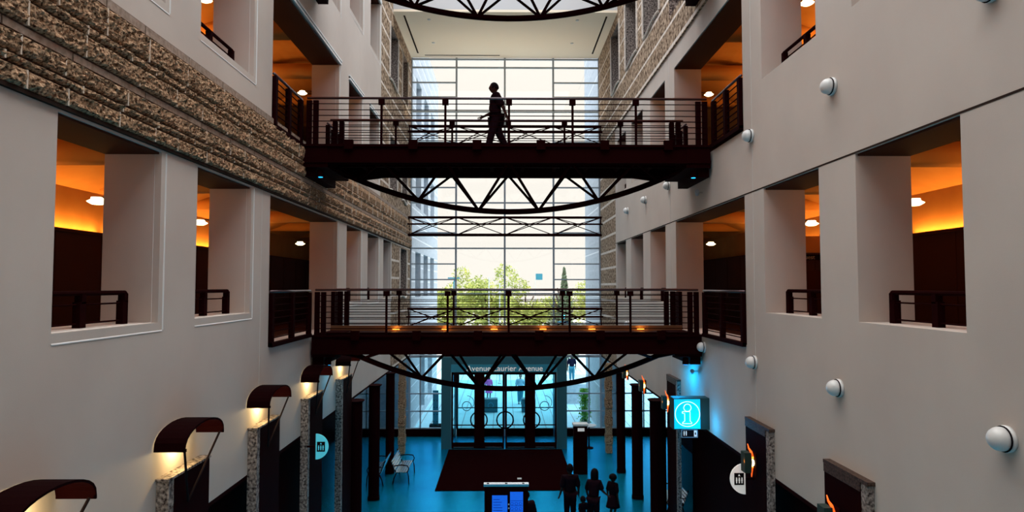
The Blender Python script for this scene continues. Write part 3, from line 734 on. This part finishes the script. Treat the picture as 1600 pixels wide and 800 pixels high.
# ---------------------------------------------------------------- benches, stand, table
def bench(loc, rz, lab, slat):
    t = empty('slatted_bench', lab, 'bench', 'benches on the hall floor', loc=loc, rz=rz)
    L = 1.7
    for k in range(5): at(lambda bm: box(bm, -.05+k*.09-.2, .02+k*.09-.2, -L/2, L/2, .43, .455), 'seat_slat', slat, t)
    for k in range(4):
        z = .52+k*.095; x = -.27-k*.035
        at(lambda bm: box(bm, x-.012, x+.012, -L/2, L/2, z, z+.075), 'back_slat', slat, t)
    for y in (-L/2+.08, L/2-.08):
        at(lambda bm: tube(bm, [(.26, y, 0), (.24, y, .3), (.2, y, .44), (-.2, y, .42), (-.26, y, .5), (-.42, y, .92)], .022, 8), 'frame', M['maroong'], t)
        at(lambda bm: tube(bm, [(-.2, y, .42), (-.3, y, .2), (-.34, y, 0)], .022, 8), 'leg', M['maroong'], t)
        at(lambda bm: tube(bm, [(.2, y, .44), (.25, y, .56), (.2, y, .67), (.0, y, .70), (-.2, y, .68), (-.33, y, .66)], .02, 8), 'arm_hoop', M['maroong'], t)
bench(W(-3.75, 25.6, -7.3), 0, 'pale slatted bench with dark hoop arms on blue floor left of the entrance', M['chrome'])
bench(W(-4.75, 25.4, -7.3), PI, 'pale slatted bench further left behind the dark round columns', M['chrome'])
bench(W(5.35, 21.7, -7.3), PI, 'slatted bench in the shadow at lower right behind the dark columns', M['chrome'])
t = empty('display_stand', 'tall dark display stand with small lit window right of the entrance doors', 'stand', loc=W(3.0, 26.2, -7.3))
at(lambda bm: box(bm, -.26, .26, -.2, .2, 0, 1.86), 'body', M['maroong'], t)
at(lambda bm: box(bm, -.29, .29, -.22, .22, 1.86, 1.93), 'top', M['white'], t)
at(lambda bm: box(bm, -.12, .14, -.215, -.2, 1.66, 1.78), 'lit_window', M['signwhite'], t)
t = empty('round_table', 'small round white table beside the dark display stand', 'table', loc=W(3.85, 30.2, -7.3))
at(lambda bm: lathe(bm, [(0, 0), (.34, 0), (.34, .03), (0, .03)], (0, 0, 1.0), 'Z', 24), 'top', M['white'], t)
at(lambda bm: lathe(bm, [(.2, 0), (.2, .03), (.035, .05), (.03, .99)], (0, 0, 0), 'Z', 16), 'pedestal', M['maroong'], t)

# ---------------------------------------------------------------- people
GROW = .026
def skinmesh(verts, edges, radii, sub=2):
    me = bpy.data.meshes.new('tmp'); me.from_pydata(verts, edges, []); o = bpy.data.objects.new('tmp', me); C.objects.link(o)
    o.modifiers.new('s', 'SKIN'); sv = me.skin_vertices[0].data
    for i, r in enumerate(radii):
        sv[i].radius = r if isinstance(r, tuple) else (r, r); sv[i].use_root = (i == 0)
    m = o.modifiers.new('u', 'SUBSURF'); m.levels = sub; m.render_levels = sub
    dg = bpy.context.evaluated_depsgraph_get(); dg.update(); r = bpy.data.meshes.new_from_object(o.evaluated_get(dg))
    bpy.data.objects.remove(o); return r
def person(label, loc, rz, H=1.75, pose=None, top=None, bottom=None, hair='short', skin=None, female=False, skirt=False, lean=0, hs=1.0, group=None, shorts=False):
    """local frame: faces +Y, x to its left/right; pose gives joint offsets in units of H"""
    P = dict(elL=(-.145, -.02, .615), wrL=(-.15, .0, .485), elR=(.145, -.02, .615), wrR=(.15, .0, .485),
             knL=(-.055, .015, .27), anL=(-.058, -.01, .045), knR=(.055, .015, .27), anR=(.058, -.01, .045))
    if pose: P.update(pose)
    def lf(p):   # lean the trunk about the hips
        x, y, z = p
        if z > .53: y += (z-.53)*lean
        return (x*H, y*H, z*H)
    sh = .105 if not female else .092
    verts = []; rad = []; edges = []
    def add(p, r, par=None, raw=False):
        verts.append(tuple(c*H for c in p) if raw else lf(p)); rad.append(tuple(a*H for a in r) if isinstance(r, tuple) else r*H)
        if par is not None: edges.append((par, len(verts)-1))
        return len(verts)-1
    pel = add((0, 0, .53), (.085, .062)); wai = add((0, .0, .61), (.072 if female else .078, .055), pel); che = add((0, .0, .73), (.095, .062), wai)
    upc = add((0, -.005, .79), (.075, .05), che); nk = add((0, 0, .835), .032, upc); hb = add((0, .008, .87), .036, nk)
    for sgn, e, w_ in ((-1, 'elL', 'wrL'), (1, 'elR', 'wrR')):
        s_ = add((sgn*sh, 0, .795), .036, upc); el = add(P[e], .025, s_); wr = add(P[w_], .016, el)
        d = (Vector(P[w_])-Vector(P[e])).normalized(); side = Vector((0, 1, 0)) - d*d.y; side.normalize(); nrm = d.cross(side)
        pm = Vector(P[w_]) + d*.035; pa = add(tuple(pm), (.017, .011), wr)
        for fi, (o, ln) in enumerate(((.018, .038), (.006, .045), (-.006, .042), (-.018, .032))):
            b_ = pm + d*.018 + side*o; k1 = add(tuple(b_), .0052, pa); tip = b_ + d*ln + nrm*(.012*sgn); k2 = add(tuple((b_+tip)/2 + nrm*-.002*sgn), .0050, k1); add(tuple(tip), .0042, k2)
        th = Vector(P[w_]) + d*.015 + side*.022; k1 = add(tuple(th), .0065, pa); add(tuple(th + d*.028 + side*.012), .0052, k1)
    for sgn, k_, a_ in ((-1, 'knL', 'anL'), (1, 'knR', 'anR')):
        hp = add((sgn*.05, 0, .50), .055, pel); kn = add(P[k_], .034, hp, True); calf = Vector(P[k_])*.6+Vector(P[a_])*.4
        cf = add((calf.x, calf.y-.006, calf.z), .030, kn, True); an = add(P[a_], .019, cf, True)
        a = Vector(P[a_]); hl = add((a.x, a.y-.012, a.z-.022), .017, an, True); add((a.x, a.y+.085, max(.014, a.z-.03)), .014, an, True)
    me = skinmesh(verts, edges, rad)
    bm = bm_new(); bm.from_mesh(me)
    # head with brow, nose, mouth, chin, ears
    hc = Vector(lf((0, .014, .925)))
    n0 = len(bm.verts)
    res = bmesh.ops.create_uvsphere(bm, u_segments=24, v_segments=18, radius=1)
    for v_ in res['verts']:
        c = v_.co.copy(); x, y, z = c
        sx, sy, sz = .047, .060, .073
        if z < 0: sx *= 1-.25*(-z)**1.5; sy *= 1-.12*(-z)
        dy = 0
        if y > .6: dy = .010*math.exp(-(x/.16)**2-((z+.12)/.22)**2) + .004*math.exp(-((z-.18)/.12)**2) - .005*math.exp(-((abs(x)-.35)/.15)**2-((z-.02)/.12)**2) + .004*math.exp(-(x/.3)**2-((z+.48)/.08)**2)
        v_.co = hc + Vector((x*sx, y*sy+dy, z*sz))*H*hs
    for sg in (-1, 1):
        r2 = bmesh.ops.create_uvsphere(bm, u_segments=10, v_segments=8, radius=1)
        for v_ in r2['verts']: v_.co = hc + hs*Vector((sg*.047+v_.co.x*.006, -.004+v_.co.y*.011, v_.co.z*.018-.004))*H
    t = empty('person', label, 'person', group, loc=loc, rz=rz)
    body = obj('body', bm, skin or M['skin'], t, smooth=True)
    def cloth(name, ids, m, grow, ext=None):
        idx = {i: n for n, i in enumerate(ids)}
        vs = [verts[i] for i in ids]; rs = []
        for i in ids:
            r = rad[i] if isinstance(rad[i], tuple) else (rad[i], rad[i]); rs.append((r[0]+grow*H, r[1]+grow*H))
        es = [(idx[a], idx[b]) for a, b in edges if a in idx and b in idx]
        mm = skinmesh(vs, es, rs); mm.materials.clear(); mm.materials.append(m)
        for p in mm.polygons: p.use_smooth = True
        o = bpy.data.objects.new(name, mm); C.objects.link(o); o.parent = t; return o
    # index layout: 0 pel 1 wai 2 che 3 upc 4 nk 5 hb ; arms: 6 sh 7 el 8 wr 9 palm + 4*3 + 2 = 24 -> next arm at 24
    A1, A2 = 6, 24
    armlen = 18
    legs0 = 6 + 2*armlen
    shirt = [0, 1, 2, 3, A1, A1+1, A2, A2+1]
    if top is not None: cloth('shirt', shirt, top, GROW)
    lg = [0, legs0, legs0+1, legs0+2, legs0+3, legs0+6, legs0+7, legs0+8, legs0+9]
    if skirt:
        bm = bm_new(); lathe(bm, [(.08*H, .57*H), (.105*H, .5*H), (.15*H, .33*H), (.16*H, .29*H), (.15*H, .30*H)], (0, 0, 0), 'Z', 20); obj('skirt', bm, bottom, t, smooth=True)
    elif shorts: cloth('shorts', [0, legs0, legs0+1, legs0+6, legs0+7], bottom, .009)
    elif bottom is not None: cloth('trousers', lg, bottom, GROW*.8)
    for a in ('anL', 'anR'):
        q = Vector(P[a])*H
        bm = bm_new(); r2 = bmesh.ops.create_uvsphere(bm, u_segments=14, v_segments=8, radius=1)
        for v_ in r2['verts']: v_.co = Vector((q.x+v_.co.x*.028*H, q.y+.034*H+v_.co.y*.078*H, max(0, q.z-.045*H+.02*H) + max(-.55, v_.co.z)*.022*H))
        obj('shoe', bm, M['black'], t, smooth=True)
    # hair
    bm = bm_new(); r2 = bmesh.ops.create_uvsphere(bm, u_segments=20, v_segments=14, radius=1)
    for v_ in r2['verts']:
        x, y, z = v_.co
        if hair == 'long': k = (.057, .068, .082); oy = -.008; zz = z*k[2] - (.05 if z < 0 and y < .2 else 0)
        elif hair == 'wide': k = (.070, .068, .060); oy = -.006; zz = z*k[2]+.012 if z > 0 else z*.03
        elif hair == 'cap': k = (.048, .061, .072); oy = .0; zz = z*k[2] if z > 0 else z*.01
        else: k = (.053, .066, .079); oy = -.006; zz = z*k[2] if z > .0 else z*.035
        if y > .55 and z < .45: y = .55
        v_.co = hc + Vector((x*k[0], y*k[1]+oy, zz + (.004 if hair != 'cap' else .012)))*H*hs
    obj('cap' if hair == 'cap' else 'hair', bm, M['dark2'] if hair == 'cap' else M['black'], t, smooth=True)
    return t
# the walking person on the upper footbridge, striding to the left of the picture
fx = W(-.19, 16.2, 3.225)
person('person in dark t-shirt and trousers walking left across the upper footbridge', fx, PI/2+.12, 1.80,
       pose=dict(elL=(-.135, -.085, .635), wrL=(-.145, -.125, .52), elR=(.135, .045, .62), wrR=(.145, .155, .565),
                 knL=(-.04, .07, .28), anL=(-.045, .135, .04), knR=(.04, -.05, .29), anR=(.045, -.17, .08)),
       top=M['dark1'], bottom=M['dark1'], hair='short', lean=.05)
person('adult in dark clothes standing by the blue floor, back turned, left of the family group', W(2.05, 20.7, -7.3), .1, 1.78, pose=dict(wrL=(-.17, .04, .49), wrR=(.16, .05, .49)), top=M['dark1'], bottom=M['dark1'], hs=1.18)
person('adult in dark clothes leaning towards the small child, middle of the family group', W(2.72, 20.3, -7.3), -.3, 1.68, pose=dict(elL=(-.14, .06, .63), wrL=(-.13, .13, .54), elR=(.15, .02, .66), wrR=(.22, .05, .6)), top=M['dark1'], bottom=M['dark1'], female=True, hair='long', lean=.3, hs=1.28)
person('girl in a dark dress with full hair at the right of the family group', W(3.42, 21.0, -7.3), -.9, 1.40, top=M['dark1'], bottom=M['dark1'], female=True, skirt=True, hair='wide', hs=1.3)
person('small child standing between the two adults of the family group', W(2.38, 20.1, -7.3), .5, .98, top=M['dark1'], bottom=M['dark1'], hs=1.55)
person('person in dark clothes standing right behind the information kiosk', W(.62, 18.25, -7.3), .6, 1.74, top=M['dark1'], bottom=M['dark1'])
person('person in a magenta dress outside beyond the entrance doors', W(-.95, 43, -7.3), PI+.3, 1.55, top=M['pink'], bottom=M['pink'], female=True, skirt=True, hair='long')
person('person in a pale blue vest outside beyond the entrance doors', W(1.05, 41.5, -7.3), PI, 1.84, pose=dict(wrL=(-.19, .03, .49), elL=(-.16, .0, .62), knL=(-.03, .05, .27), anL=(-.03, .02, .05)), top=M['paleblue'], bottom=M['tealsign'], skin=mat('tan_skin', (.45, .25, .18)))
person('person in dark clothes outside the right hand glass near the green climber', W(4.4, 43.0, -7.3+1.2), PI, 1.7, top=M['dark2'], bottom=M['tealsign'])
person('dark figure outside the left hand glass beyond the round columns', W(-7.25, 36.0, -7.3), 2.6, 1.75, top=M['teal'], bottom=M['teal'])

# ---------------------------------------------------------------- outdoors
bm = bm_new(); hbox(bm, -60, 60, YE+.12, 52, -7.5, -7.31)
struct('floor', bm, M['paving'])
bm = bm_new(); hbox(bm, -60, 60, 52, 150, -7.5, -7.31)
struct('floor', bm, M['paving2'])
bm = bm_new()
for k in range(-24, 25): hbox(bm, k*.55-.02, k*.55+.02, YE+.2, 60, -7.31, -7.306)
struct('trim_8', bm, M['pavline'])
# raised terrace at right where a person stands
bm = bm_new(); hbox(bm, 3.6, 6.5, 41.5, 46, -7.31, -6.1); struct('floor', bm, M['outstone'])
so = [(-7.3+.75*k, -7.3+.75*k+.07) for k in range(40)]
bm = bm_new(); wallgrid(bm, WL, WL-1.0, 33.2, 46.0, -7.3, TOP, [(a, a+2.2, c, c+2.4) for a in (34.5, 38.0, 41.5) for c in (-.6, 4.2, 8.6)] + [(a, a+2.4, -6.9, -3.7) for a in (36.5, 40.5)], 0, 0, so, 1)
struct('wall_left', bm, [M['outstone'], M['outstone2']])
bm = bm_new(); wallgrid(bm, WR, WR+1.0, 33.2, 38.8, -7.3, TOP, [], 0, 0, [(s0, s1) for s0, s1 in so if int((s0+7.3)/.75+.5) % 3 == 0], 1)
struct('wall_right', bm, [M['outstone'], M['outstone2']])
bm = bm_new(); hbox(bm, WL-3, WL-1, 33.2, 46, -7.3, TOP); struct('wall_left', bm, M['outstone'])
def tree(name, x, y, H, r, m, n, label, conifer=False, group=None, trunk=.25):
    t = empty(name, label, 'tree', group, loc=W(x, y, -7.3))
    bm = bm_new(); tube(bm, [(0, 0, 0), (.1, 0, H*.3), (0, .1, H*.6), (0, 0, H*.8)], trunk, 8, r2=trunk*.25)
    rng = random.Random(int(x*10+y))
    for k in range(6):
        a = rng.random()*6.28; tube(bm, [(0, 0, H*(.3+.06*k)), (math.cos(a)*r*.6, math.sin(a)*r*.6, H*(.5+.06*k))], trunk*.3, 5)
    obj('trunk', bm, M['bark'], t)
    bm = bm_new()
    cl = [(rng.gauss(0, r*.42), rng.gauss(0, r*.42), H*(.62+rng.gauss(0, .13)), r*rng.uniform(.28, .45)) for _ in range(22)]
    for _ in range(n):
        if conifer:
            z = H*(.12+.88*rng.random()**1.3); rr = r*(1.02-z/H)*rng.uniform(.5, 1); a = rng.random()*6.28; p = Vector((math.cos(a)*rr, math.sin(a)*rr, z))
        else:
            c = rng.choice(cl); d = Vector((rng.gauss(0, 1), rng.gauss(0, 1), rng.gauss(0, 1))).normalized()*c[3]*rng.uniform(.6, 1.05); p = Vector(c[:3])+d
        s = rng.uniform(.07, .17); q = Matrix.Rotation(rng.random()*6.28, 3, Vector((rng.gauss(0, 1), rng.gauss(0, 1), rng.gauss(0, 1))).normalized())
        bm.faces.new([bm.verts.new(p + q @ Vector(v_)) for v_ in ((-s, 0, 0), (0, -s*.5, 0), (s, 0, .02), (0, s*.5, 0))])
    obj('foliage', bm, m, t)
tree('leafy_tree', -1.4, 56, 9.1, 2.6, M['leaf'], 9000, 'tall yellow green tree outside, left of the middle mullion')
tree('leafy_tree', 2.0, 61, 7.9, 2.5, M['leaf'], 8000, 'round yellow green tree outside, right of the middle mullion')
tree('leafy_tree', -5.0, 60, 8.6, 2.3, M['leaf'], 7000, 'pale leafy tree outside beside the left stone wall')
tree('leafy_tree', 9.2, 73, 7.8, 2.6, M['leaf'], 5000, 'leafy tree outside, behind the conifer')
tree('conifer_tree', 5.3, 58, 8.9, 1.5, M['leafd'], 5000, 'narrow pointed conifer outside on the right', conifer=True)
tree('leafy_tree', 5.2, 67, 6.9, 1.9, M['leafd'], 5000, 'low grey green tree outside, left of the conifer')
t = empty('climbing_plant', 'bright green climbing plant outside the right hand glass', 'plant', loc=W(4.15, 34.2, -7.3))
bm = bm_new(); rng = random.Random(5)
for _ in range(1500):
    p = Vector((rng.gauss(0, .13), rng.gauss(0, .12), .35+rng.random()*1.7)); s = .05
    q = Matrix.Rotation(rng.random()*6.28, 3, Vector((rng.gauss(0, 1), rng.gauss(0, 1), rng.gauss(0, 1))).normalized())
    bm.faces.new([bm.verts.new(p + q @ Vector(v_)) for v_ in ((-s, 0, 0), (0, -s*.6, 0), (s, 0, 0), (0, s*.6, 0))])
obj('foliage', bm, M['leafv'], t)
at(lambda b: lathe(b, [(.18, 0), (.26, .35), (.28, .4), (.24, .4)], (0, 0, 0), 'Z', 16), 'planter', M['white'], t)
at(lambda b: tube(b, [(0, 0, .35), (.03, 0, 2.0)], .02, 6), 'stem', M['bark'], t)
t = empty('perforated_post', 'blue perforated post outside the glass, left of the vestibule', 'post', loc=W(-3.45, 34.0, -7.3))
at(lambda b: box(b, -.14, .14, -.05, .05, .3, 2.0), 'panel', M['tealsign'], t)
at(lambda b: [lathe(b, [(0, 0), (.025, 0), (.025, -.01), (0, -.01)], (x, -.055, .45+k*.35), 'Y', 8) for k in range(5) for x in (-.08, .08)], 'perforation', M['black'], t)
at(lambda b: box(b, -.3, .3, -.2, .2, 0, .3), 'foot', M['maroong'], t)
def bike(x, y, lab):
    t = empty('bicycle', lab, 'bicycle', 'parked bicycles outside', loc=W(x, y, -7.3))
    for sx in (-.5, .5):
        at(lambda b: ring(b, (sx, 0, .34), .33, .02, 'Y', 24, 6), 'wheel', M['black'], t)
    at(lambda b: [tube(b, p, .018, 6) for p in ([(-.5, 0, .34), (-.15, 0, .8), (.35, 0, .8), (.5, 0, .34)], [(-.15, 0, .8), (0, 0, .3), (.35, 0, .8)], [(-.5, 0, .34), (0, 0, .3)])], 'frame', M['tealsign'], t)
    at(lambda b: tube(b, [(.35, 0, .8), (.33, 0, .98), (.3, -.2, 1.0)], .015, 6), 'handlebar', M['black'], t)
    at(lambda b: box(b, -.28, -.05, -.06, .06, .86, .91), 'saddle', M['black'], t)
t = empty('plaza_planter', 'dark square planter outside the doors, left of centre', 'planter', 'dark planters on the plaza', loc=W(-.85, 39, -7.3))
at(lambda b: box(b, -.5, .5, -.3, .3, 0, .75), 'box', M['teal'], t); at(lambda b: ring(b, (.1, -.31, .4), .15, .02), 'ring_mark', M['tealsign'], t)
t = empty('plaza_planter', 'dark square planter outside the doors, right of centre', 'planter', 'dark planters on the plaza', loc=W(1.45, 39, -7.3))
at(lambda b: box(b, -.4, .4, -.3, .3, 0, .75), 'box', M['teal'], t); at(lambda b: ring(b, (-.1, -.31, .4), .15, .02), 'ring_mark', M['tealsign'], t)
def pole(x, y, H, lab):
    t = empty('flagpole', lab, 'flagpole', 'white flagpoles on the plaza', loc=W(x, y, -7.3))
    at(lambda b: tube(b, [(0, 0, 0), (0, 0, H)], .06, 8, r2=.04), 'pole', M['white'], t); at(lambda b: lathe(b, [(.14, 0), (.14, .1), (.07, .14)], (0, 0, 0), 'Z', 12), 'base', M['white'], t)
    return t
pole(-1.15, 52, 8.0, 'thin white flagpole outside, left of the middle mullion'); pole(-.3, 50, 7.5, 'thicker white flagpole outside at the middle mullion'); pole(3.9, 52, 5.8, 'short white flagpole outside near the conifer')
t = empty('blue_banner', 'blue square banner on a distant pole above the trees', 'banner', loc=W(3.4, 64, -7.3))
at(lambda b: tube(b, [(-.35, 0, 0), (-.35, 0, 8.6)], .035, 6), 'pole', M['white'], t); at(lambda b: box(b, -.3, .35, -.01, .01, 7.9, 8.5), 'cloth', M['tealsign'], t)
t = empty('street_lamp', 'pale street lamp outside at the left of the trees', 'street lamp', loc=W(-3.75, 50, -7.3))
at(lambda b: tube(b, [(0, 0, 0), (0, 0, 7.6), (.1, 0, 7.9)], .05, 8), 'pole', M['tealsign'], t); at(lambda b: box(b, -.45, .45, -.08, .08, 7.85, 7.95), 'lamp_head', M['tealsign'], t)
